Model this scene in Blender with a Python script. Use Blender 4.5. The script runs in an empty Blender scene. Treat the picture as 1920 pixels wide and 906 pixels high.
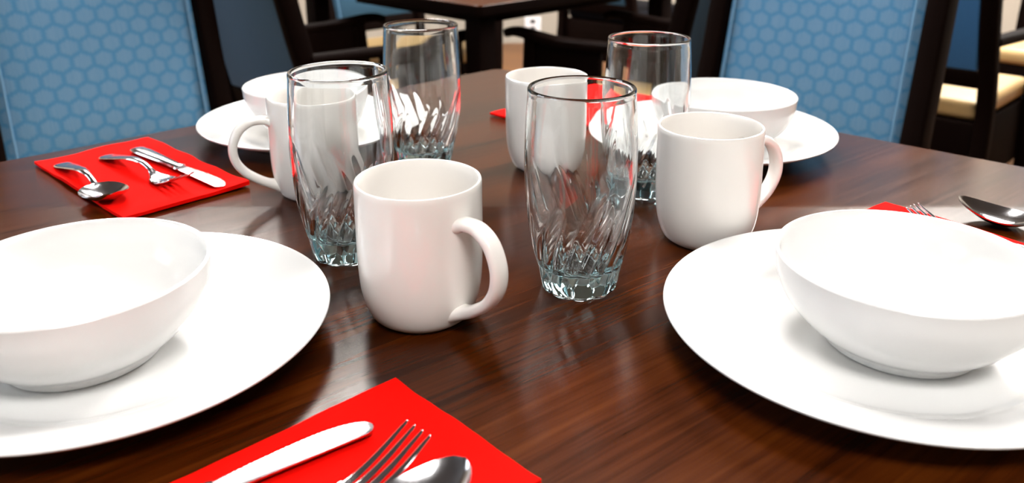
import bpy, bmesh, math, random
from mathutils import Vector, Matrix, noise
random.seed(7)
PI = math.pi
sc = bpy.context.scene
C = bpy.context.scene.collection
TZ = 0.76                                   # table top height
CAM_H = 0.2786

# ------------------------------------------------------------------ materials
def mat(name):
    m = bpy.data.materials.new(name); m.use_nodes = True
    nt = m.node_tree; nt.nodes.clear()
    out = nt.nodes.new('ShaderNodeOutputMaterial'); b = nt.nodes.new('ShaderNodeBsdfPrincipled')
    nt.links.new(b.outputs[0], out.inputs[0])
    return m, nt, b, out
def setp(b, **k):
    for n, v in k.items():
        n = {'color': 'Base Color', 'rough': 'Roughness', 'metal': 'Metallic', 'ior': 'IOR', 'spec': 'Specular IOR Level',
             'trans': 'Transmission Weight', 'coat': 'Coat Weight', 'coat_rough': 'Coat Roughness', 'sss': 'Subsurface Weight',
             'sheen': 'Sheen Weight'}.get(n, n)
        b.inputs[n].default_value = (*v, 1) if isinstance(v, (tuple, list)) and len(v) == 3 else v
def plain(name, color, rough=.5, noise_amt=.06, scale=30, bump=0, **k):
    m, nt, b, out = mat(name); setp(b, color=color, rough=rough, **k)
    tc = nt.nodes.new('ShaderNodeTexCoord'); n = nt.nodes.new('ShaderNodeTexNoise')
    n.inputs['Scale'].default_value = scale; n.inputs['Detail'].default_value = 4
    nt.links.new(tc.outputs['Object'], n.inputs['Vector'])
    mx = nt.nodes.new('ShaderNodeMix'); mx.data_type = 'RGBA'
    mx.inputs[6].default_value = (*[c*(1-noise_amt) for c in color], 1)
    mx.inputs[7].default_value = (*[min(1, c*(1+noise_amt)) for c in color], 1)
    nt.links.new(n.outputs['Fac'], mx.inputs[0]); nt.links.new(mx.outputs[2], b.inputs['Base Color'])
    if bump:
        bp = nt.nodes.new('ShaderNodeBump'); bp.inputs['Strength'].default_value = bump; bp.inputs['Distance'].default_value = .002
        nt.links.new(n.outputs['Fac'], bp.inputs['Height']); nt.links.new(bp.outputs[0], b.inputs['Normal'])
    return m
def math_node(nt, op, a=None, b=None, c=None):
    n = nt.nodes.new('ShaderNodeMath'); n.operation = op
    for i, v in enumerate((a, b, c)):
        if v is None: continue
        if hasattr(v, 'is_linked'): nt.links.new(v, n.inputs[i])
        else: n.inputs[i].default_value = v
    return n.outputs[0]

def wood_table():
    m, nt, b, out = mat('table_walnut')
    tc = nt.nodes.new('ShaderNodeTexCoord'); mp = nt.nodes.new('ShaderNodeMapping')
    mp.inputs['Rotation'].default_value = (0, 0, math.radians(-38)); nt.links.new(tc.outputs['Object'], mp.inputs['Vector'])
    st = nt.nodes.new('ShaderNodeMapping'); st.inputs['Scale'].default_value = (1.1, 14, 14)
    nt.links.new(mp.outputs[0], st.inputs['Vector'])
    big = nt.nodes.new('ShaderNodeTexNoise'); big.inputs['Scale'].default_value = 1.6; big.inputs['Detail'].default_value = 3
    big.inputs['Distortion'].default_value = .6
    nt.links.new(st.outputs[0], big.inputs['Vector'])
    st2 = nt.nodes.new('ShaderNodeMapping'); st2.inputs['Scale'].default_value = (6, 150, 150)
    nt.links.new(mp.outputs[0], st2.inputs['Vector'])
    fine = nt.nodes.new('ShaderNodeTexNoise'); fine.inputs['Scale'].default_value = 1.3; fine.inputs['Detail'].default_value = 6
    fine.inputs['Roughness'].default_value = .65; fine.inputs['Distortion'].default_value = .25
    nt.links.new(st2.outputs[0], fine.inputs['Vector'])
    cloud = nt.nodes.new('ShaderNodeTexNoise'); cloud.inputs['Scale'].default_value = 7; cloud.inputs['Detail'].default_value = 2
    nt.links.new(mp.outputs[0], cloud.inputs['Vector'])
    s1 = math_node(nt, 'MULTIPLY', big.outputs['Fac'], .45)
    s2 = math_node(nt, 'MULTIPLY_ADD', fine.outputs['Fac'], .4, s1)
    s = math_node(nt, 'MULTIPLY_ADD', cloud.outputs['Fac'], .15, s2)
    r = nt.nodes.new('ShaderNodeValToRGB'); nt.links.new(s, r.inputs[0])
    e = r.color_ramp.elements
    e[0].position = .36; e[0].color = (.004, .0007, .0003, 1)
    e[1].position = .66; e[1].color = (.080, .018, .0015, 1)
    a = e.new(.50); a.color = (.040, .0075, .0005, 1)
    nt.links.new(r.outputs[0], b.inputs['Base Color'])
    rr = nt.nodes.new('ShaderNodeMapRange'); rr.inputs['To Min'].default_value = .17; rr.inputs['To Max'].default_value = .27
    nt.links.new(fine.outputs['Fac'], rr.inputs['Value']); nt.links.new(rr.outputs[0], b.inputs['Roughness'])
    bp = nt.nodes.new('ShaderNodeBump'); bp.inputs['Strength'].default_value = .10; bp.inputs['Distance'].default_value = .0004
    nt.links.new(fine.outputs['Fac'], bp.inputs['Height']); nt.links.new(bp.outputs[0], b.inputs['Normal'])
    setp(b, ior=1.35, spec=.34); b.inputs['Specular Tint'].default_value = (1, .88, .76, 1)
    return m

def hex_fabric():
    m, nt, b, out = mat('blue_hexagon_fabric')
    tc = nt.nodes.new('ShaderNodeTexCoord'); sp = nt.nodes.new('ShaderNodeSeparateXYZ')
    nt.links.new(tc.outputs['Object'], sp.inputs[0])
    w = .0400
    x = math_node(nt, 'DIVIDE', sp.outputs[0], w); z = math_node(nt, 'DIVIDE', sp.outputs[2], w*.85)
    S3 = 1.7320508
    def cell(dx, dz):
        gx = math_node(nt, 'SUBTRACT', math_node(nt, 'FLOORED_MODULO', math_node(nt, 'ADD', x, dx), 1.0), .5)
        gz = math_node(nt, 'SUBTRACT', math_node(nt, 'FLOORED_MODULO', math_node(nt, 'ADD', z, dz), S3), S3/2)
        l = math_node(nt, 'ADD', math_node(nt, 'MULTIPLY', gx, gx), math_node(nt, 'MULTIPLY', gz, gz))
        ax = math_node(nt, 'ABSOLUTE', gx); az = math_node(nt, 'ABSOLUTE', gz)
        h = math_node(nt, 'MAXIMUM', ax, math_node(nt, 'ADD', math_node(nt, 'MULTIPLY', ax, .5), math_node(nt, 'MULTIPLY', az, .8660254)))
        an = math_node(nt, 'ARCTAN2', gx, gz)
        return l, h, an
    l1, h1, a1 = cell(0, 0); l2, h2, a2 = cell(.5, S3/2)
    h = math_node(nt, 'MINIMUM', h1, h2)
    pick = math_node(nt, 'LESS_THAN', l1, l2)
    an = math_node(nt, 'ADD', math_node(nt, 'MULTIPLY', a1, pick), math_node(nt, 'MULTIPLY', a2, math_node(nt, 'SUBTRACT', 1.0, pick)))
    ray = math_node(nt, 'SINE', math_node(nt, 'MULTIPLY', an, 12))
    mr = nt.nodes.new('ShaderNodeMapRange'); mr.interpolation_type = 'SMOOTHSTEP'
    mr.inputs['From Min'].default_value = .50; mr.inputs['From Max'].default_value = .31
    nt.links.new(h, mr.inputs['Value'])
    fac = math_node(nt, 'MULTIPLY', mr.outputs[0], math_node(nt, 'MULTIPLY_ADD', ray, .16, .80))
    wv = nt.nodes.new('ShaderNodeTexNoise'); wv.inputs['Scale'].default_value = 900
    mp = nt.nodes.new('ShaderNodeMapping'); mp.inputs['Scale'].default_value = (1, 1, .35)
    nt.links.new(tc.outputs['Object'], mp.inputs[0]); nt.links.new(mp.outputs[0], wv.inputs['Vector'])
    fac = math_node(nt, 'ADD', fac, math_node(nt, 'MULTIPLY_ADD', wv.outputs['Fac'], .5, -.25))
    st = nt.nodes.new('ShaderNodeTexNoise'); st.inputs['Scale'].default_value = 1; st.inputs['Detail'].default_value = 1
    mp2 = nt.nodes.new('ShaderNodeMapping'); mp2.inputs['Scale'].default_value = (420, 1, 14)
    nt.links.new(tc.outputs['Object'], mp2.inputs[0]); nt.links.new(mp2.outputs[0], st.inputs['Vector'])
    fac = math_node(nt, 'ADD', fac, math_node(nt, 'MULTIPLY_ADD', st.outputs['Fac'], .9, -.45))
    mx = nt.nodes.new('ShaderNodeMix'); mx.data_type = 'RGBA'; mx.clamp_factor = True
    mx.inputs[6].default_value = (.022, .140, .275, 1); mx.inputs[7].default_value = (.088, .190, .300, 1)
    nt.links.new(fac, mx.inputs[0]); nt.links.new(mx.outputs[2], b.inputs['Base Color'])
    bp = nt.nodes.new('ShaderNodeBump'); bp.inputs['Strength'].default_value = .25; bp.inputs['Distance'].default_value = .001
    nt.links.new(fac, bp.inputs['Height']); nt.links.new(bp.outputs[0], b.inputs['Normal'])
    setp(b, rough=.75, sheen=.15)
    return m

def floor_mat():
    m, nt, b, out = mat('tan_wood_floor')
    tc = nt.nodes.new('ShaderNodeTexCoord'); mp = nt.nodes.new('ShaderNodeMapping'); mp.inputs['Rotation'].default_value = (0, 0, math.radians(45))
    nt.links.new(tc.outputs['Object'], mp.inputs[0])
    br = nt.nodes.new('ShaderNodeTexBrick'); br.inputs['Scale'].default_value = 1; br.inputs['Brick Width'].default_value = 1.2
    br.inputs['Row Height'].default_value = .16; br.inputs['Mortar Size'].default_value = .002
    br.inputs['Color1'].default_value = (.15, .058, .013, 1); br.inputs['Color2'].default_value = (.11, .040, .009, 1)
    br.inputs['Mortar'].default_value = (.10, .05, .02, 1)
    nt.links.new(mp.outputs[0], br.inputs['Vector']); nt.links.new(br.outputs['Color'], b.inputs['Base Color'])
    setp(b, rough=.4); return m

def emis(name, color, s):
    m, nt, b, out = mat(name); setp(b, color=(.8, .8, .8), rough=.6)
    b.inputs['Emission Color'].default_value = (*color, 1); b.inputs['Emission Strength'].default_value = s
    return m
def glass_mat():
    m, nt, b, out = mat('clear_glass'); setp(b, color=(1, 1, 1), rough=0.0, ior=1.5, trans=1.0)
    v = nt.nodes.new('ShaderNodeVolumeAbsorption'); v.inputs['Color'].default_value = (.36, .84, .92, 1); v.inputs['Density'].default_value = 14
    nt.links.new(v.outputs[0], out.inputs['Volume'])
    return m
def brushed():
    m, nt, b, out = mat('stainless_steel'); setp(b, color=(.58, .58, .60), metal=1.0, rough=.2)
    tc = nt.nodes.new('ShaderNodeTexCoord'); mp = nt.nodes.new('ShaderNodeMapping'); mp.inputs['Scale'].default_value = (60, 900, 60)
    n = nt.nodes.new('ShaderNodeTexNoise'); nt.links.new(tc.outputs['Object'], mp.inputs[0]); nt.links.new(mp.outputs[0], n.inputs['Vector'])
    n.inputs['Scale'].default_value = 1
    r = nt.nodes.new('ShaderNodeMapRange'); r.inputs['To Min'].default_value = .10; r.inputs['To Max'].default_value = .2
    nt.links.new(n.outputs['Fac'], r.inputs['Value']); nt.links.new(r.outputs[0], b.inputs['Roughness'])
    return m
def napkin_mat():
    m, nt, b, out = mat('red_paper_napkin'); setp(b, rough=.85, spec=.04)
    tc = nt.nodes.new('ShaderNodeTexCoord'); n = nt.nodes.new('ShaderNodeTexNoise'); n.inputs['Scale'].default_value = 260; n.inputs['Detail'].default_value = 3
    nt.links.new(tc.outputs['Object'], n.inputs['Vector'])
    mx = nt.nodes.new('ShaderNodeMix'); mx.data_type = 'RGBA'
    mx.inputs[6].default_value = (.74, .0020, .0006, 1); mx.inputs[7].default_value = (.82, .0035, .0010, 1)
    nt.links.new(n.outputs['Fac'], mx.inputs[0]); nt.links.new(mx.outputs[2], b.inputs['Base Color'])
    bp = nt.nodes.new('ShaderNodeBump'); bp.inputs['Strength'].default_value = .15; bp.inputs['Distance'].default_value = .0003
    nt.links.new(n.outputs['Fac'], bp.inputs['Height']); nt.links.new(bp.outputs[0], b.inputs['Normal'])
    return m

M = dict(
    wood=wood_table(), hex=hex_fabric(), floor=floor_mat(), glass=glass_mat(), steel=brushed(), napkin=napkin_mat(),
    china=plain('white_porcelain', (.70, .70, .69), .12, .01, 8, ior=1.5),
    mug=plain('ivory_glazed_porcelain', (.76, .735, .70), .10, .012, 10, ior=1.5),
    dark=plain('espresso_wood', (.0038, .0016, .0011), .6, .3, 12, spec=.02),
    back=plain('slate_blue_back_cloth', (.034, .078, .125), .9, .12, 200, .2),
    vinyl=plain('dark_seat_vinyl', (.005, .005, .007), .7, .1, 40, spec=.04), tan=plain('tan_seat_vinyl', (.42, .275, .115), .45, .06, 30, spec=.3),
    teal=plain('dark_teal_back_cloth', (.014, .060, .105), .9, .1, 200, .2),
    blue=plain('deep_blue_cloth', (.030, .13, .30), .9, .10, 200, .2),
    piping=plain('blue_piping', (.10, .22, .35), .8, .1, 100),
    wall=plain('warm_grey_paint', (.36, .325, .27), .85, .03, 3, .05),
    white=plain('white_trim_paint', (.80, .79, .80), .5, .01, 4),
    ceil=plain('ceiling_paint', (.13, .128, .125), .9, .04, 20),
    lamp=emis('lit_diffuser', (1.0, .97, .94), 24), lamp_far=emis('bright_diffuser', (1.0, .96, .92), 46), lamp_frame=plain('white_lamp_frame', (.75, .75, .75), .5, .01),
    day=emis('daylit_pane', (.78, .88, 1.0), 5.0), slot=plain('outlet_slot_dark', (.03, .03, .03), .6, .05),
)

# ------------------------------------------------------------------ helpers
def obj(name, bm, m, parent=None, smooth=True, loc=None, rotz=0, recalc=True):
    if recalc: bmesh.ops.recalc_face_normals(bm, faces=bm.faces)
    me = bpy.data.meshes.new(name); bm.to_mesh(me); bm.free()
    if m: me.materials.append(M[m])
    if smooth:
        for p in me.polygons: p.use_smooth = True
        me.set_sharp_from_angle(angle=math.radians(38))
    o = bpy.data.objects.new(name, me); C.objects.link(o)
    if parent: o.parent = parent
    if loc is not None: o.location = loc
    o.rotation_euler.z = rotz
    return o
def empty(name, loc=(0, 0, 0), rotz=0):
    o = bpy.data.objects.new(name, None); C.objects.link(o); o.empty_display_size = .05
    o.location = loc; o.rotation_euler.z = rotz; return o
def tag(o, label=None, cat=None, group=None, kind=None):
    if label: o['label'] = label
    if cat: o['category'] = cat
    if group: o['group'] = group
    if kind: o['kind'] = kind
    return o
def dup(root, loc, rotz, label):
    r = root.copy(); C.objects.link(r); r.location = loc; r.rotation_euler.z = rotz; r['label'] = label
    def kids(src, dst):
        for ch in list(src.children):
            if ch.name.split('.')[0] == src.name: continue
            c = ch.copy(); C.objects.link(c); c.parent = dst; c.matrix_parent_inverse = ch.matrix_parent_inverse
            kids(ch, c)
    kids(root, r)
    return r
def spline(pts, n=8):
    """Catmull-Rom through the points."""
    P = [Vector(p) for p in pts]; P = [P[0]*2-P[1]] + P + [P[-1]*2-P[-2]]; out = []
    for i in range(1, len(P)-2):
        a, b, c, d = P[i-1:i+3]
        for k in range(n):
            t = k/n
            out.append(.5*((2*b)+(c-a)*t+(2*a-5*b+4*c-d)*t*t+(3*b-a-3*c+d)*t**3))
    out.append(P[-2]); return out
def lathe(prof, seg=128, bm=None, fn=None):
    bm = bm or bmesh.new(); rings = []
    for p in prof:
        r, z = p[0], p[1]
        if r < 1e-6: rings.append([bm.verts.new((0, 0, z))]); continue
        ring = []
        for i in range(seg):
            a = 2*PI*i/seg; rr = fn(r, z, a, len(rings)) if fn else r
            ring.append(bm.verts.new((rr*math.cos(a), rr*math.sin(a), z)))
        rings.append(ring)
    for A, B in zip(rings, rings[1:]):
        for i in range(seg):
            j = (i+1) % seg
            if len(A) == 1 and len(B) == 1: continue
            if len(A) == 1: bm.faces.new((A[0], B[i], B[j]))
            elif len(B) == 1: bm.faces.new((A[i], A[j], B[0]))
            else: bm.faces.new((A[i], A[j], B[j], B[i]))
    return bm
def box(bm, lo, hi, bevel=0, mtx=None, seg=2):
    g = bmesh.ops.create_cube(bm, size=1.0)['verts']
    for v in g:
        v.co = Vector([(lo[k]+hi[k])/2 + v.co[k]*(hi[k]-lo[k]) for k in range(3)])
    if bevel:
        es = list({e for v in g for e in v.link_edges})
        r = bmesh.ops.bevel(bm, geom=es, offset=bevel, segments=seg, profile=.5, affect='EDGES')
        g = list({v for f in r['faces'] for v in f.verts} | {v for v in g if v.is_valid})
    if mtx: bmesh.ops.transform(bm, matrix=mtx, verts=[v for v in g if v.is_valid])
    return bm
def sweep(bm, path, rx, ry, up=Vector((0, 0, 1)), seg=16, power=2.4, caps=True):
    """Superellipse section swept along a path; rx = across, ry = along the normal; lists or numbers."""
    n = len(path); rings = []
    for i, p in enumerate(path):
        t = (path[min(i+1, n-1)]-path[max(i-1, 0)]).normalized()
        side = t.cross(up).normalized(); nn = side.cross(t).normalized()
        a = rx[i] if isinstance(rx, (list, tuple)) else rx; b = ry[i] if isinstance(ry, (list, tuple)) else ry
        ring = []
        for k in range(seg):
            th = 2*PI*k/seg; c, s = math.cos(th), math.sin(th)
            ring.append(bm.verts.new(p + side*a*math.copysign(abs(c)**(2/power), c) + nn*b*math.copysign(abs(s)**(2/power), s)))
        rings.append(ring)
    for A, B in zip(rings, rings[1:]):
        for k in range(seg): bm.faces.new((A[k], A[(k+1) % seg], B[(k+1) % seg], B[k]))
    if caps: bm.faces.new(rings[0][::-1]); bm.faces.new(rings[-1])
    return bm

# ------------------------------------------------------------------ tableware
def v2(pts, n): return [(p[0], p[1]) for p in spline([(a, b, 0) for a, b in pts], n)]
def make_plate():
    top = v2([(0, .0052), (.05, .0052), (.078, .0056), (.088, .0078), (.097, .0118), (.115, .0178), (.1315, .0222)], 8)
    rim = [(.1330, .0227), (.1339, .0224), (.1341, .0217), (.1334, .0206)]
    bot = v2([(.127, .0172), (.110, .0108), (.092, .0042), (.086, .0014), (.0835, .0002), (.081, .0010), (.078, .0022), (.04, .0024), (0, .0024)], 6)
    return lathe([(r*.988, z) for r, z in top + rim + bot], 160)
def make_bowl():
    out = v2([(.0410, .0000), (.0445, .0004), (.0452, .0030), (.0475, .0058), (.0580, .0135), (.0690, .0260), (.0750, .0400), (.0768, .0535)], 7)
    rim = [(.0770, .0552), (.0763, .0561), (.0752, .0561), (.0744, .0552)]
    inn = v2([(.0738, .0520), (.0722, .0400), (.0664, .0270), (.0560, .0160), (.0420, .0090), (.020, .0068), (0, .0064)], 7)
    foot = [(0, .0028), (.037, .0026), (.0395, .0004)]
    return lathe(foot + out + rim + inn, 160)
def make_mug():
    out = v2([(.0230, .0012), (.0275, .0000), (.0305, .0012), (.0345, .0050), (.0380, .0135), (.0403, .0250), (.0414, .0420), (.0417, .0650), (.0417, .0920)], 7)
    rim = [(.0416, .0944), (.0411, .0957), (.0403, .0961), (.0395, .0957), (.0390, .0944)]
    inn = v2([(.0388, .0900), (.0386, .0600), (.0382, .0300), (.0355, .0150), (.0300, .0085), (.015, .0062), (0, .006)], 7)
    return lathe([(0, .0014)] + out + rim + inn, 128)
def make_handle():
    bm = bmesh.new(); Y = Vector((0, 1, 0))
    path = spline([(.0385, 0, .0745), (.046, 0, .0765), (.0570, 0, .0760), (.0675, 0, .0690), (.0735, 0, .0555), (.0725, 0, .0420), (.0650, 0, .0300), (.0540, 0, .0215), (.0450, 0, .0165), (.0350, 0, .0130)], 6)
    n = len(path); rings = []; seg = 20
    for i, p in enumerate(path):
        t = (path[min(i+1, n-1)]-path[max(i-1, 0)]).normalized(); nn = t.cross(Y).normalized()
        u = i/(n-1); e = max(0, 1-min(u, 1-u)/.14); a = .0064+.0030*e*e; b = .0040+.0018*e*e
        rings.append([bm.verts.new(p + Y*a*math.copysign(abs(math.cos(2*PI*k/seg))**.8, math.cos(2*PI*k/seg)) + nn*b*math.copysign(abs(math.sin(2*PI*k/seg))**.8, math.sin(2*PI*k/seg))) for k in range(seg)])
    for A, B in zip(rings, rings[1:]):
        for k in range(seg): bm.faces.new((A[k], A[(k+1) % seg], B[(k+1) % seg], B[k]))
    bm.faces.new(rings[0][::-1]); bm.faces.new(rings[-1])
    return bm

def smooth01(x): x = max(0, min(1, x)); return x*x*(3-2*x)
def make_glass():
    N = 10
    outer = v2([(.0240, .0000), (.0262, .0010), (.0275, .0050), (.0288, .0110), (.0305, .0200), (.0340, .0340), (.0370, .0520), (.0388, .0750), (.0393, .0950), (.0388, .1150), (.0378, .1330), (.0371, .1425)], 12)
    rim = [(.0372, .1450), (.0371, .1464), (.0366, .1473), (.0358, .1475), (.0350, .1472), (.0346, .1462), (.0346, .1445)]
    inner = v2([(.0348, .1420), (.0357, .1300), (.0368, .1100), (.0373, .0950), (.0368, .0750), (.0350, .0530), (.0318, .0370), (.0278, .0245), (.0235, .0185), (.0150, .0172), (0, .0170)], 11)
    no = 1+len(outer)
    def fn(r, z, a, k):
        if r < .002: return r
        tw = a - 9.0*z
        s = abs(math.sin(N*tw)) ** .8                   # twenty slim flutes, cusps between them
        alt = .5+.5*math.cos(N*tw*.5)*math.cos(3*a+1)
        top = .050+.046*alt
        if k < no:
            sb = abs(math.sin(N*a/2)) ** .7              # ten scallops round the foot
            fb = 1-smooth01((z-.008)/.014)
            amp = .034*smooth01((top-z)/.022)*(1-fb)
            return r*(1-amp*(1-s)-.080*fb*(1-sb))
        if z < .10 and r > .01: return r*(1-.012*smooth01((top-z)/.02)*s)
        return r
    return lathe([(0, .0022), (.0215, .0020)] + outer + rim + inner, 240, fn=fn)

# cutlery: local x runs from handle end (0) to tip, y across, z up
def ribbon(bm, st, sec=12, cup=None):
    """stations: (x, z, half width, half thickness)"""
    rings = []
    for x, z, w, t in st:
        ring = []
        for k in range(sec):
            th = 2*PI*k/sec; c, s = math.cos(th), math.sin(th)
            y = w*math.copysign(abs(c)**.75, c); zz = z+t*math.copysign(abs(s)**.9, s)
            if cup: zz += cup(x, y, w)
            ring.append(bm.verts.new((x, y, zz)))
        rings.append(ring)
    for A, B in zip(rings, rings[1:]):
        for k in range(sec): bm.faces.new((A[k], A[(k+1) % sec], B[(k+1) % sec], B[k]))
    bm.faces.new(rings[0][::-1]); bm.faces.new(rings[-1]); return bm
def sp4(pts, n=6):
    a = spline([(p[0], p[1], 0) for p in pts], n); b = spline([(p[2], p[3], 0) for p in pts], n)
    return [(u.x, u.y, max(v.x, .0003), max(v.y, .0003)) for u, v in zip(a, b)]
def handle_bm(kind):
    bm = bmesh.new()
    if kind == 'knife':
        st = [(0, .0032, .0045, .0012), (.003, .0034, .0078, .0018), (.02, .0036, .0085, .0024), (.06, .0038, .0068, .0027), (.095, .0038, .0056, .0028), (.104, .0038, .0062, .0030), (.108, .0036, .0060, .0026)]
    else:
        st = [(0, .0018, .0045, .0008), (.003, .0020, .0080, .0011), (.015, .0032, .0092, .0012), (.045, .0080, .0072, .0013), (.075, .0122, .0046, .0015), (.098, .0118, .0030, .0018), (.112, .0085, .0028, .0018), (.120, .0056, .0040, .0014)]
    return ribbon(bm, sp4(st))
def make_knife():
    r = empty('table_knife'); obj('handle', handle_bm('knife'), 'steel', r)
    bm = bmesh.new(); up = []; lo = []; n = 190
    for i in range(n+1):
        t = i/n; x = .106+.090*t
        e = .0052+.0042*math.sin(min(1, t*1.35)*PI/2)              # cutting edge side (+y)
        e *= (max(0, 1-((t-.66)/.34)**2)**.5 if t > .66 else 1)
        if .10 < t < .93: e += .00045*(abs(math.sin(t*PI*30))-.5)
        s = (.0048+.0012*t)*max(0, 1-max(0, (t-.90)/.10)**2.5)**.5
        up.append((x, e)); lo.append((x, -s if t < .995 else 0))
    tip = .1975
    vt = []; 
    for z in (.0026, .0038):
        vt.append([[bm.verts.new((x, y, z)) for x, y in up], [bm.verts.new((x, y, z)) for x, y in lo], bm.verts.new((tip, -.0003, (z+.0032)/2)),
                   [bm.verts.new((x, (a[1]*.25+b_[1]*.75), z+(.0003 if z > .003 else -.0003))) for (x, _), a, b_ in zip(up, up, lo)]])
    for q, V in enumerate(vt):
        for i in range(n):
            bm.faces.new((V[0][i], V[0][i+1], V[3][i+1], V[3][i])); bm.faces.new((V[3][i], V[3][i+1], V[1][i+1], V[1][i]))
        bm.faces.new((V[0][n], V[2], V[3][n])); bm.faces.new((V[3][n], V[2], V[1][n]))
    A, B = vt
    for i in range(n):
        bm.faces.new((A[0][i], A[0][i+1], B[0][i+1], B[0][i])); bm.faces.new((A[1][i], A[1][i+1], B[1][i+1], B[1][i]))
    bm.faces.new((A[0][n], A[2], B[2], B[0][n])); bm.faces.new((A[1][n], A[2], B[2], B[1][n]))
    bm.faces.new((A[0][0], A[3][0], B[3][0], B[0][0])); bm.faces.new((A[3][0], A[1][0], B[1][0], B[3][0]))
    obj('blade', bm, 'steel', r); return r
def make_fork():
    r = empty('table_fork'); obj('handle', handle_bm('fork'), 'steel', r)
    bm = bmesh.new()
    ribbon(bm, sp4([(.117, .0064, .0034, .0014), (.124, .0040, .0060, .0012), (.131, .0026, .0096, .0010), (.138, .0022, .0112, .0010), (.146, .0028, .0114, .0010)]), 16,
           cup=lambda x, y, w: .0010*(y/.011)**2)
    h = obj('fork_head', bm, 'steel', r)
    for k in range(4):
        y0 = (-1.5+k)*.0058
        bm = bmesh.new(); rings = []
        st = [(.144, .0026, .0021, .0010), (.155, .0045, .0019, .0010), (.168, .0084, .0016, .0009), (.180, .0132, .0013, .0008), (.189, .0172, .0009, .0006), (.1905, .0179, .0004, .0004)]
        ribbon(bm, sp4(st), 10)
        bmesh.ops.translate(bm, verts=bm.verts, vec=(0, y0, 0))
        obj('tine', bm, 'steel', h)
    return r
def make_spoon():
    r = empty('table_spoon'); obj('handle', handle_bm('spoon'), 'steel', r)
    bm = bmesh.new(); x0, L, W = .117, .064, .0205; nu, nv = 26, 20; top = []; bot = []
    for i in range(nu+1):
        t = i/nu; x = x0+L*t
        w = W*math.sin(PI*min(1, t**.72))**.50 if 0 < t < 1 else 0
        w = max(w, .0028*(1-t))
        rimz = .0066+.0028*(t-.35)**2*4 + .0035*t*t
        ra, rb = [], []
        for j in range(nv+1):
            s = -1+2*j/nv; y = w*s
            d = .0078*max(0, (1-s*s))*math.sin(PI*min(1, max(0, t)))**.75
            ra.append(bm.verts.new((x, y, rimz-d+.0006))); rb.append(bm.verts.new((x, y, rimz-d-.0006)))
        top.append(ra); bot.append(rb)
    for i in range(nu):
        for j in range(nv):
            bm.faces.new((top[i][j], top[i][j+1], top[i+1][j+1], top[i+1][j])); bm.faces.new((bot[i][j], bot[i+1][j], bot[i+1][j+1], bot[i][j+1]))
        for j in (0, nv): bm.faces.new((top[i][j], top[i+1][j], bot[i+1][j], bot[i][j]))
    for i in (0, nu):
        for j in range(nv): bm.faces.new((top[i][j], top[i][j+1], bot[i][j+1], bot[i][j]))
    bmesh.ops.remove_doubles(bm, verts=bm.verts, dist=1e-5)
    obj('spoon_bowl', bm, 'steel', r); return r

def make_napkin(seed, amp=.0012):
    L, W = .226, .120; nx, ny = 46, 26; bm = bmesh.new(); T = .0022
    def h(x, y):
        e = min(1, max(abs(x)/(L/2), abs(y)/(W/2)))
        return amp*(noise.noise(Vector((x*22+seed*9, y*22, seed)))*.8+.5)*smooth01((e-.55)/.45)
    lay = []
    for z in (0, 1):
        g = []
        for i in range(nx+1):
            row = []
            for j in range(ny+1):
                x = (i/nx-.5)*L; y = (j/ny-.5)*W
                wob = .0007*noise.noise(Vector((x*60, y*60, seed*3+5)))
                row.append(bm.verts.new((x+wob, y+wob*.8, .0002+h(x, y)*(1 if z else .55)+z*T)))
            g.append(row)
        lay.append(g)
    A, B = lay
    for i in range(nx):
        for j in range(ny):
            bm.faces.new((B[i][j], B[i+1][j], B[i+1][j+1], B[i][j+1])); bm.faces.new((A[i][j], A[i][j+1], A[i+1][j+1], A[i+1][j]))
    for i in range(nx):
        for j in (0, ny): bm.faces.new((A[i][j], A[i+1][j], B[i+1][j], B[i][j]))
    for j in range(ny):
        for i in (0, nx): bm.faces.new((A[i][j], A[i][j+1], B[i][j+1], B[i][j]))
    return bm

# plates and bowls -------------------------------------------------
PL = [('NL', (-.2485, .4746)), ('NR', (.2278, .4771)), ('FL', (-.2277, .9502)), ('FR', (.2199, .8983))]
BW = {'NL': (-.2611, .4634), 'NR': (.2393, .4725), 'FL': (-.2309, .9487), 'FR': (.2304, .8918)}
plate_lbl = {'NL': 'white dinner plate cut off by the left edge, nearest the camera',
             'NR': 'white dinner plate at the lower right, in front of the half-hidden spoon',
             'FL': 'white dinner plate beyond the left mug with its loop handle, near the left blue chair',
             'FR': 'white dinner plate behind the right-hand mug, near the right blue chair'}
bowl_lbl = {'NL': 'white bowl cut off by the left edge of the photo, on the near left plate',
            'NR': 'white bowl cut off by the right edge of the photo, on the near right plate',
            'FL': 'white bowl seen partly through a glass, on the far left plate',
            'FR': 'white bowl on the far right plate, in front of the right patterned chair'}
pb = make_plate(); bb = make_bowl(); pm = bmm = None
for k, (x, y) in PL:
    if pm is None: o = obj('dinner_plate', pb, 'china', loc=(x, y, TZ+.0001)); pm = o
    else: o = pm.copy(); C.objects.link(o); o.location = (x, y, TZ+.0001)
    tag(o, plate_lbl[k], 'plate', 'white dinner plates on the table')
for k in ('NL', 'NR', 'FL', 'FR'):
    x, y = BW[k]; z = TZ+.0001+.0054
    if bmm is None: o = obj('soup_bowl', bb, 'china', loc=(x, y, z)); bmm = o
    else: o = bmm.copy(); C.objects.link(o); o.location = (x, y, z)
    tag(o, bowl_lbl[k], 'bowl', 'white bowls on the plates')

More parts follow.
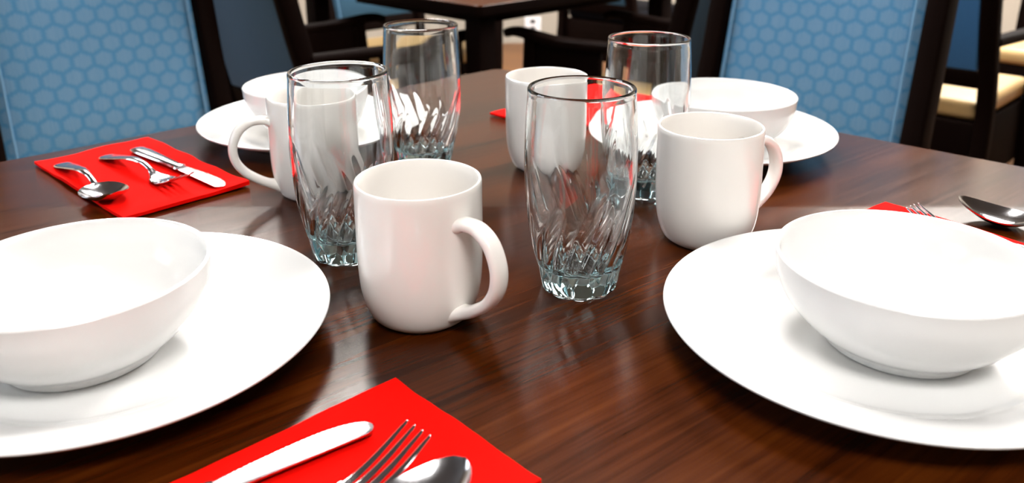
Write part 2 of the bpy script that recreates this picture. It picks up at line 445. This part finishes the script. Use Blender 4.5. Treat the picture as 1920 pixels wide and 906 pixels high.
# mugs -------------------------------------------------------------
MG = [((-.0614, .5201), -44, 'white mug nearest the camera, its handle turned to the right, beside the near glass'),
      ((.1575, .6435), 28, 'white mug at the right behind the near right plate, handle on its far right side'),
      ((.0350, .8293), 88, 'farthest white mug in the middle, behind the near glass'),
      ((-.1837, .7546), 205, 'white mug whose loop handle points left, mostly behind a glass, beside the far left plate')]
first = None
for (x, y), a, lb in MG:
    if first is None:
        first = empty('coffee_mug', (x, y, TZ+.0001), math.radians(a)); tag(first, lb, 'mug', 'white coffee mugs on the table')
        obj('mug_body', make_mug(), 'mug', first); obj('mug_handle', make_handle(), 'mug', first)
    else: dup(first, (x, y, TZ+.0001), math.radians(a), lb)

# glasses ----------------------------------------------------------
GL = [((.0476, .5588), 0, 'clear swirl-fluted tumbler nearest the camera, right of the near mug'),
      ((-.1297, .6160), 23, 'clear fluted tumbler just left of the near mug, overlapping the left-handled mug'),
      ((-.0909, .8358), 51, 'clear fluted tumbler farthest to the back left, just behind the near mug rim'),
      ((.1243, .7533), 75, 'clear fluted tumbler at the back right, behind the right-hand mug')]
first = None
for (x, y), a, lb in GL:
    if first is None: o = obj('drinking_glass', make_glass(), 'glass', loc=(x, y, TZ+.0002), rotz=math.radians(a)); first = o
    else: o = first.copy(); C.objects.link(o); o.location = (x, y, TZ+.0002); o.rotation_euler.z = math.radians(a)
    tag(o, lb, 'glass', 'clear fluted glasses on the table')

# napkins ----------------------------------------------------------
def deg(a): return math.radians(a)
NK = [('near', (-.1105, .3155), 42.8, 1, 'red paper napkin at the bottom edge of the photo under the near cutlery'),
      ('left', (-.3760, .8040), -44.0, 2, 'red paper napkin at the left with three pieces of cutlery on it'),
      ('right', (.3570, .5890), 127.5, 3, 'red paper napkin at the right edge, mostly hidden behind the near right bowl'),
      ('far', (.093, 1.073), 227.0, 4, 'red paper napkin behind the farthest mug, seen through the glasses')]
for k, (x, y), a, sd, lb in NK:
    o = obj('paper_napkin', make_napkin(sd, .004 if k == 'left' else .0018), 'napkin', loc=(x, y, TZ), rotz=deg(a)); tag(o, lb, 'napkin', 'red napkins on the table')
# cutlery ----------------------------------------------------------
NZ = TZ+.0030
def place_tip(proto, tip, ang, label, L, first, group, z=NZ):
    a = deg(ang); loc = (tip[0]-L*math.cos(a), tip[1]-L*math.sin(a), z)
    if first:
        proto.location = loc; proto.rotation_euler.z = a; tag(proto, label, {'table_knife': 'knife', 'table_fork': 'fork', 'table_spoon': 'spoon'}[proto.name], group); return proto
    return dup(proto, loc, a, label)
kn, fk, spn = make_knife(), make_fork(), make_spoon()
for root, k in ((kn, .93), (fk, .88), (spn, .92)):
    for o in root.children_recursive:
        for v in o.data.vertices: v.co.x *= k
LK, LF, LS = .1975*.93, .1905*.88, .181*.92
gk, gf, gs = 'steel table knives', 'steel table forks', 'steel table spoons'
place_tip(kn, (-.0728, .3885), 36.8, 'steel knife on the near red napkin with its serrated blade pointing up right', LK, True, gk)
place_tip(kn, (-.2722, .7532), -42.1, 'steel knife on the left red napkin, the one closest to the far left plate', LK, False, gk)
place_tip(fk, (-.0466, .3640), 46.0, 'steel fork on the near red napkin, tines pointing up', LF, True, gf)
place_tip(fk, (-.3052, .7470), -40.5, 'steel fork in the middle of the left red napkin', LF, False, gf)
place_tip(fk, (.3328, .6600), 124, 'steel fork whose tine tips just show behind the near right bowl', LF, False, gf)
place_tip(spn, (-.0225, .3450), 46, 'steel spoon at the bottom edge of the photo, right of the near fork', LS, True, gs)
place_tip(spn, (-.3520, .7080), -47, 'steel spoon on the left red napkin, outermost at the left', LS, False, gs)
place_tip(spn, (.3890, .6930), 136, 'steel spoon at the right edge, its bowl sticking out over the bare table', LS, False, gs, z=TZ+.0012)

# ------------------------------------------------------------------ dining tables
def make_table(quad, name, label, group):
    c = sum((Vector(q) for q in quad), Vector((0, 0)))/4
    root = empty(name, (c.x, c.y, 0)); tag(root, label, 'table', group)
    bm = bmesh.new(); T = .032
    lo = [bm.verts.new((q[0]-c.x, q[1]-c.y, TZ-T)) for q in quad]; hi = [bm.verts.new((q[0]-c.x, q[1]-c.y, TZ)) for q in quad]
    bm.faces.new(hi); bm.faces.new(lo[::-1])
    for i in range(4): bm.faces.new((lo[i], lo[(i+1) % 4], hi[(i+1) % 4], hi[i]))
    vert = [e for e in bm.edges if abs(e.verts[0].co.z-e.verts[1].co.z) > .01]
    bmesh.ops.bevel(bm, geom=vert, offset=.018, segments=6, profile=.5, affect='EDGES')
    hor = [e for e in bm.edges if abs(e.verts[0].co.z-e.verts[1].co.z) < 1e-5 and len({round(f.normal.z) for f in e.link_faces}) > 1]
    bmesh.ops.bevel(bm, geom=hor, offset=.005, segments=4, profile=.5, affect='EDGES')
    top = obj('tabletop', bm, 'wood', root); top.data.materials.append(M['dark'])
    for f in top.data.polygons:
        if f.normal.z < .35: f.material_index = 1
    q = [Vector(p)-c for p in quad]
    ins = [v*(1-.075/v.length) for v in q]; inn = [v*(1-.21/v.length) for v in q]
    bm = bmesh.new()
    for i in range(4):
        a, b = inn[i], inn[(i+1) % 4]; d = (b-a); L = d.length; mt = Matrix.Translation(((a.x+b.x)/2, (a.y+b.y)/2, 0)) @ Matrix.Rotation(math.atan2(d.y, d.x), 4, 'Z')
        box(bm, (-L/2, -.011, TZ-T-.044), (L/2, .011, TZ-T-.0005), .002, mt)
    obj('apron', bm, 'dark', root)
    ang = math.atan2((q[1]-q[0]).y, (q[1]-q[0]).x)
    for v in ins:
        bm = bmesh.new(); box(bm, (-.029, -.029, 0), (.029, .029, TZ-T-.001), .004)
        for w in bm.verts:
            s = .72+.28*w.co.z/TZ; w.co.x *= s; w.co.y *= s
        o = obj('leg', bm, 'dark', root); o.location = (v.x, v.y, 0); o.rotation_euler.z = ang
    return root
cb = Vector((-.0210, 1.3235)); uL = Vector((math.cos(deg(221.9)), math.sin(deg(221.9)))); uR = Vector((math.cos(deg(-42.57)), math.sin(deg(-42.57)))); S = .914
make_table([cb, cb+uL*S, cb+uL*S+uR*S, cb+uR*S], 'dining_table', 'dark walnut square table in the foreground carrying the plates, mugs and glasses', 'square dining tables')
cf = Vector((-.081, 2.060)); a1 = Vector((math.cos(deg(133)), math.sin(deg(133)))); a2 = Vector((math.cos(deg(46)), math.sin(deg(46))))
make_table([cf, cf+a2*S, cf+a2*S+a1*S, cf+a1*S], 'dining_table', 'dark empty table at the top of the photo behind the foreground table', 'square dining tables')

# ------------------------------------------------------------------ armchairs (local: +y is the sitter's front, origin under the back panel)
def make_chair(fabric, W=.400, P0=.575, arms=True, seat='tan', frame_lo=.385, sides=False, deep=.023, az=.645):
    r = empty('dining_armchair' if arms else 'dining_chair'); hw = W/2; rec = math.tan(deg(13)); top = 1.02
    def yb(z): return -(max(0, z-.46))*rec - (0 if z > .46 else 0)
    px = hw+.024
    for s in (-1, 1):                                   # rear leg and back post in one piece
        path = spline([(s*px, -.070, .002), (s*px, -.030, .22), (s*px, 0, .46), (s*px, yb(.72), .72), (s*px, yb(top), top)], 6)
        bm = bmesh.new(); sweep(bm, path, .021, deep, up=Vector((0, 1, 0)), seg=16, power=5)
        obj('back_post', bm, 'dark', r)
    def slab(z0, z1, y0, y1, x0, x1, bev, seg=3):
        bm = bmesh.new(); box(bm, (x0, y0, z0), (x1, y1, z1), bev, seg=seg)
        for v in bm.verts: v.co.y += yb(v.co.z)
        return bm
    obj('top_rail', slab(.955, 1.015, -.018, .018, -px+.018, px-.018, .006), 'dark', r)
    obj('lower_rail', slab(P0-.050, P0-.003, -.014, .014, -px+.018, px-.018, .005), 'dark', r)
    bm = bmesh.new(); nx, nz = 24, 24; G = []
    for z in range(nz+1):
        row = []
        for x in range(nx+1):
            u, v = x/nx*2-1, z/nz*2-1
            puff = .014*(1-abs(u)**6)*(1-abs(v)**6)+.010
            zz = P0+(.953-P0)*z/nz; row.append((u*hw, yb(zz)+puff, zz))
        G.append(row)
    F = [[bm.verts.new(p) for p in row] for row in G]; B = [[bm.verts.new((p[0], yb(p[2])-.002, p[2])) for p in row] for row in G]
    for i in range(nz):
        for j in range(nx):
            bm.faces.new((F[i][j], F[i][j+1], F[i+1][j+1], F[i+1][j])); bm.faces.new((B[i][j], B[i+1][j], B[i+1][j+1], B[i][j+1]))
    for i in range(nz):
        for j in (0, nx): bm.faces.new((F[i][j], F[i+1][j], B[i+1][j], B[i][j]))
    for j in range(nx):
        for i in (0, nz): bm.faces.new((F[i][j], F[i][j+1], B[i][j+1], B[i][j]))
    bp = obj('back_cushion', bm, fabric, r)
    for s in (-1, 1):
        bm = bmesh.new(); path = [Vector((s*(hw-.014), yb(z)+.0245, z)) for z in [P0+.012+(.930-P0)*i/20 for i in range(21)]]
        sweep(bm, path, .0028, .0028, up=Vector((0, 1, 0)), seg=10, power=2); obj('piping', bm, 'piping', bp)
    obj('back_cover', slab(P0, .953, -.013, -.004, -hw, hw, .003), 'back' if fabric == 'hex' else fabric, r)
    # seat
    bm = bmesh.new(); box(bm, (-hw-.015, -.005, frame_lo), (hw+.015, .455, .425), .004); obj('seat_frame', bm, 'dark', r)
    bm = bmesh.new(); box(bm, (-hw-.010, .012, .426), (hw+.010, .462, .482), .022, seg=5); obj('seat_cushion', bm, seat, r)
    for s in (-1, 1):
        if not arms:
            bm = bmesh.new(); sweep(bm, spline([(s*(hw-.004), .440, .002), (s*(hw-.006), .432, .20), (s*(hw-.006), .430, .384)], 6), .020, .022, up=Vector((0, 1, 0)), seg=16, power=4)
            obj('front_leg', bm, 'dark', r); continue
        bm = bmesh.new(); sweep(bm, spline([(s*(px+.004), .430, .002), (s*(px+.004), .425, .38), (s*(px+.012), .405, az-.005)], 6), .020, .022, up=Vector((0, 1, 0)), seg=16, power=4)
        obj('front_leg', bm, 'dark', r)
        bm = bmesh.new(); path = spline([(s*(px+.006), yb(az)+.010, az+.008), (s*(px+.014), .14, az+.004), (s*(px+.020), .30, az), (s*(px+.014), .455, az+.010), (s*(px+.010), .500, az+.002)], 6)
        sweep(bm, path, [.019+.006*math.sin(PI*i/(len(path)-1)) for i in range(len(path))], .013, seg=16, power=3.5)
        obj('armrest', bm, 'dark', r)
        if sides:
            bm = bmesh.new(); box(bm, (s*(px+.008)-.011, +.170, .425), (s*(px+.008)+.011, .405, az-.008), .004); obj('side_panel', bm, 'dark', r)
    return r
GC = 'dark wood chairs around the tables'
def chair_at(root, lab, c, face, first=False):
    loc = (c[0], c[1], 0); rz = deg(face-90)
    if first: root.location = loc; root.rotation_euler.z = rz; return tag(root, lab, 'chair', GC)
    return dup(root, loc, rz, lab)
hexc = make_chair('hex', P0=.50, arms=False, deep=.036)
chair_at(hexc, 'armless chair at the left with light blue hexagon-patterned back, behind the left red napkin', (-.806, 1.658), -48.5, True)
chair_at(hexc, 'armless chair at the right with bright blue hexagon-patterned back, behind the far right bowl', (.584, 1.664), 226.5)
bc = make_chair('back', W=.37, P0=.53, sides=True)
chair_at(bc, 'armchair with plain slate blue back seen from behind, right beside the left patterned chair', (-.600, 2.095), 45, True)
chair_at(bc, 'armchair seen from behind between the back right glass and the right patterned chair', (.500, 2.142), 135)
blc = make_chair('blue', P0=.575, frame_lo=.24)  # deepened dark seat frame stands in for the shade under the chair
chair_at(blc, 'armchair with deep blue back at the right edge, partly behind the right patterned chair', (1.085, 2.300), 45, True)
chair_at(blc, 'dark armchair cut off by the upper right corner of the photo', (2.180, 3.150), 225)
flc = make_chair('teal', W=.37, P0=.555, arms=False)
frc = make_chair('teal', W=.37, P0=.52, frame_lo=.24, seat='vinyl')
chair_at(flc, 'blue chair beyond the empty back table, top left of centre', (-.520, 3.270), -45, True)
chair_at(frc, 'blue-backed armchair beyond the empty back table, top right of centre', (.40, 3.95), 45, True)

# ------------------------------------------------------------------ room
X0, X1, Y0, Y1, CH = -3.6, 4.2, -2.6, 5.75, 2.70
def struct(name, bm, m, smooth=False): return tag(obj(name, bm, m, smooth=smooth), kind='structure')
def bx(lo, hi, bev=0): b = bmesh.new(); box(b, lo, hi, bev); return b
struct('floor', bx((X0-.1, Y0-.1, -.08), (X1+.1, Y1+.1, 0)), 'floor')
struct('ceiling', bx((X0-.1, Y0-.1, CH), (X1+.1, Y1+.1, CH+.08)), 'ceil')
struct('wall_back', bx((X0-.1, Y1, 0), (X1+.1, Y1+.1, CH)), 'wall')
struct('wall_right', bx((X1, Y0-.1, 0), (X1+.1, Y1, CH)), 'wall')
struct('wall_front', bx((X0-.1, Y0-.1, 0), (X1+.1, Y0, CH)), 'wall')
WY = [(-1.9, -.5), (.5, 1.9)]
bm = bmesh.new()
box(bm, (X0-.1, Y0-.1, 0), (X0, Y1, .9)); box(bm, (X0-.1, Y0-.1, 2.25), (X0, Y1, CH))
ys = [Y0-.1, WY[0][0], WY[0][1], WY[1][0], WY[1][1], Y1]
for i in (0, 2, 4): box(bm, (X0-.1, ys[i], .9), (X0, ys[i+1], 2.25))
struct('wall_left', bm, 'wall')
for n, (a, b) in enumerate(WY, 1):
    w = empty('window_%d' % n, (X0-.05, (a+b)/2, .9)); w['kind'] = 'structure'; hwid = (b-a)/2
    bm = bmesh.new()
    for lo, hi in (((-.03, -hwid, 0), (.03, -hwid+.05, 1.35)), ((-.03, hwid-.05, 0), (.03, hwid, 1.35)), ((-.03, -hwid+.05, 0), (.03, hwid-.05, .05)),
                   ((-.03, -hwid+.05, 1.30), (.03, hwid-.05, 1.35)), ((-.02, -.02, .05), (.02, .02, 1.30))): box(bm, lo, hi, .003)
    obj('window_frame', bm, 'white', w)
    bm = bmesh.new(); box(bm, (-.008, -hwid+.045, .045), (-.002, hwid-.045, 1.305)); obj('window_pane', bm, 'day', w)
def base(name, lo, hi): struct(name, bx(lo, hi, .004), 'white')
base('baseboard_back', (X0, Y1-.014, 0), (-1.05, Y1, .13))
base('baseboard_left', (X0, Y0, 0), (X0+.014, Y1-.014, .13))
base('baseboard_right', (X1-.014, Y0, 0), (X1, Y1, .13))
struct('trim_1', bx((-1.200, 4.98, 0), (-1.055, 5.13, CH), .006), 'white')       # pale pillar seen between the chairs
o = empty('wall_outlet', (.145, Y1, .127)); tag(o, 'white wall outlet low on the grey wall at the top centre', 'outlet')
obj('cover_plate', bx((-.055, -.008, -.055), (.055, 0, .055), .003), 'white', o)
for zz in (-.025, .025): obj('socket', bx((-.018, -.010, zz-.014), (.018, -.0075, zz+.014), .002), 'slot', o)

LT = [((-.80, 3.15), (.72, 1.20)), ((-2.0, 4.55), (1.15, .6)), ((2.75, 4.35), (1.5, .75)), ((1.95, 2.80), (.72, 1.2)), ((.10, 1.45), (.6, .6)), ((.3, -.9), (1.2, .6))]  # panel above the foreground table is added to brighten the china
lab = ['over the back table', 'at the far left of the ceiling', 'at the far right of the ceiling', 'to the right of the back table', 'added right above the foreground table to brighten the china', 'above and behind the camera']
for (c, s), l in zip(LT, lab):
    o = empty('ceiling_light', (c[0], c[1], CH)); tag(o, 'flat white ceiling light panel ' + l, 'ceiling light', 'ceiling light panels')
    hx, hy = s[0]/2, s[1]/2; bm = bmesh.new()
    for lo, hi in (((-hx-.03, -hy-.03, -.03), (-hx, hy+.03, 0)), ((hx, -hy-.03, -.03), (hx+.03, hy+.03, 0)), ((-hx, -hy-.03, -.03), (hx, -hy, 0)), ((-hx, hy, -.03), (hx, hy+.03, 0))): box(bm, lo, hi, .003)
    obj('lamp_frame', bm, 'lamp_frame', o)
    obj('diffuser', bx((-hx, -hy, -.022), (hx, hy, -.006)), 'lamp_far' if abs(c[0]) > 1.5 else 'lamp', o, smooth=False)

# ------------------------------------------------------------------ world, camera
w = bpy.data.worlds.new('World'); sc.world = w; w.use_nodes = True
bg = w.node_tree.nodes['Background']; bg.inputs[0].default_value = (.8, .88, 1, 1); bg.inputs[1].default_value = .6
cam = bpy.data.cameras.new('Camera'); co = bpy.data.objects.new('Camera', cam); C.objects.link(co); sc.camera = co
pitch, roll = .2449, -.0045
cp, sp_, cr, sr = math.cos(pitch), math.sin(pitch), math.cos(roll), math.sin(roll)
fw = Vector((0, cp, -sp_)); rt = Vector((1, 0, 0)); up = Vector((0, sp_, cp))
r2 = cr*rt+sr*up; u2 = -sr*rt+cr*up
mt = Matrix((r2, u2, -fw)).transposed().to_4x4(); mt.translation = (0, 0, TZ+CAM_H); co.matrix_world = mt
cam.sensor_width = 36; cam.sensor_fit = 'HORIZONTAL'; cam.lens = 1582.7/1920*36; cam.shift_y = -267/1920; cam.clip_start = .02
cam.dof.use_dof = True; cam.dof.focus_distance = .60; cam.dof.aperture_fstop = 8.0
vs = sc.view_settings; vs.view_transform = 'Standard'; vs.look = 'None'; vs.gamma = 1; vs.exposure = 0.5; vs.use_curve_mapping = False
sc.cycles.use_denoising = True; sc.cycles.max_bounces = 16; sc.cycles.transmission_bounces = 14; sc.cycles.glossy_bounces = 6
sc.cycles.caustics_reflective = False; sc.cycles.caustics_refractive = True; sc.cycles.sample_clamp_indirect = 6
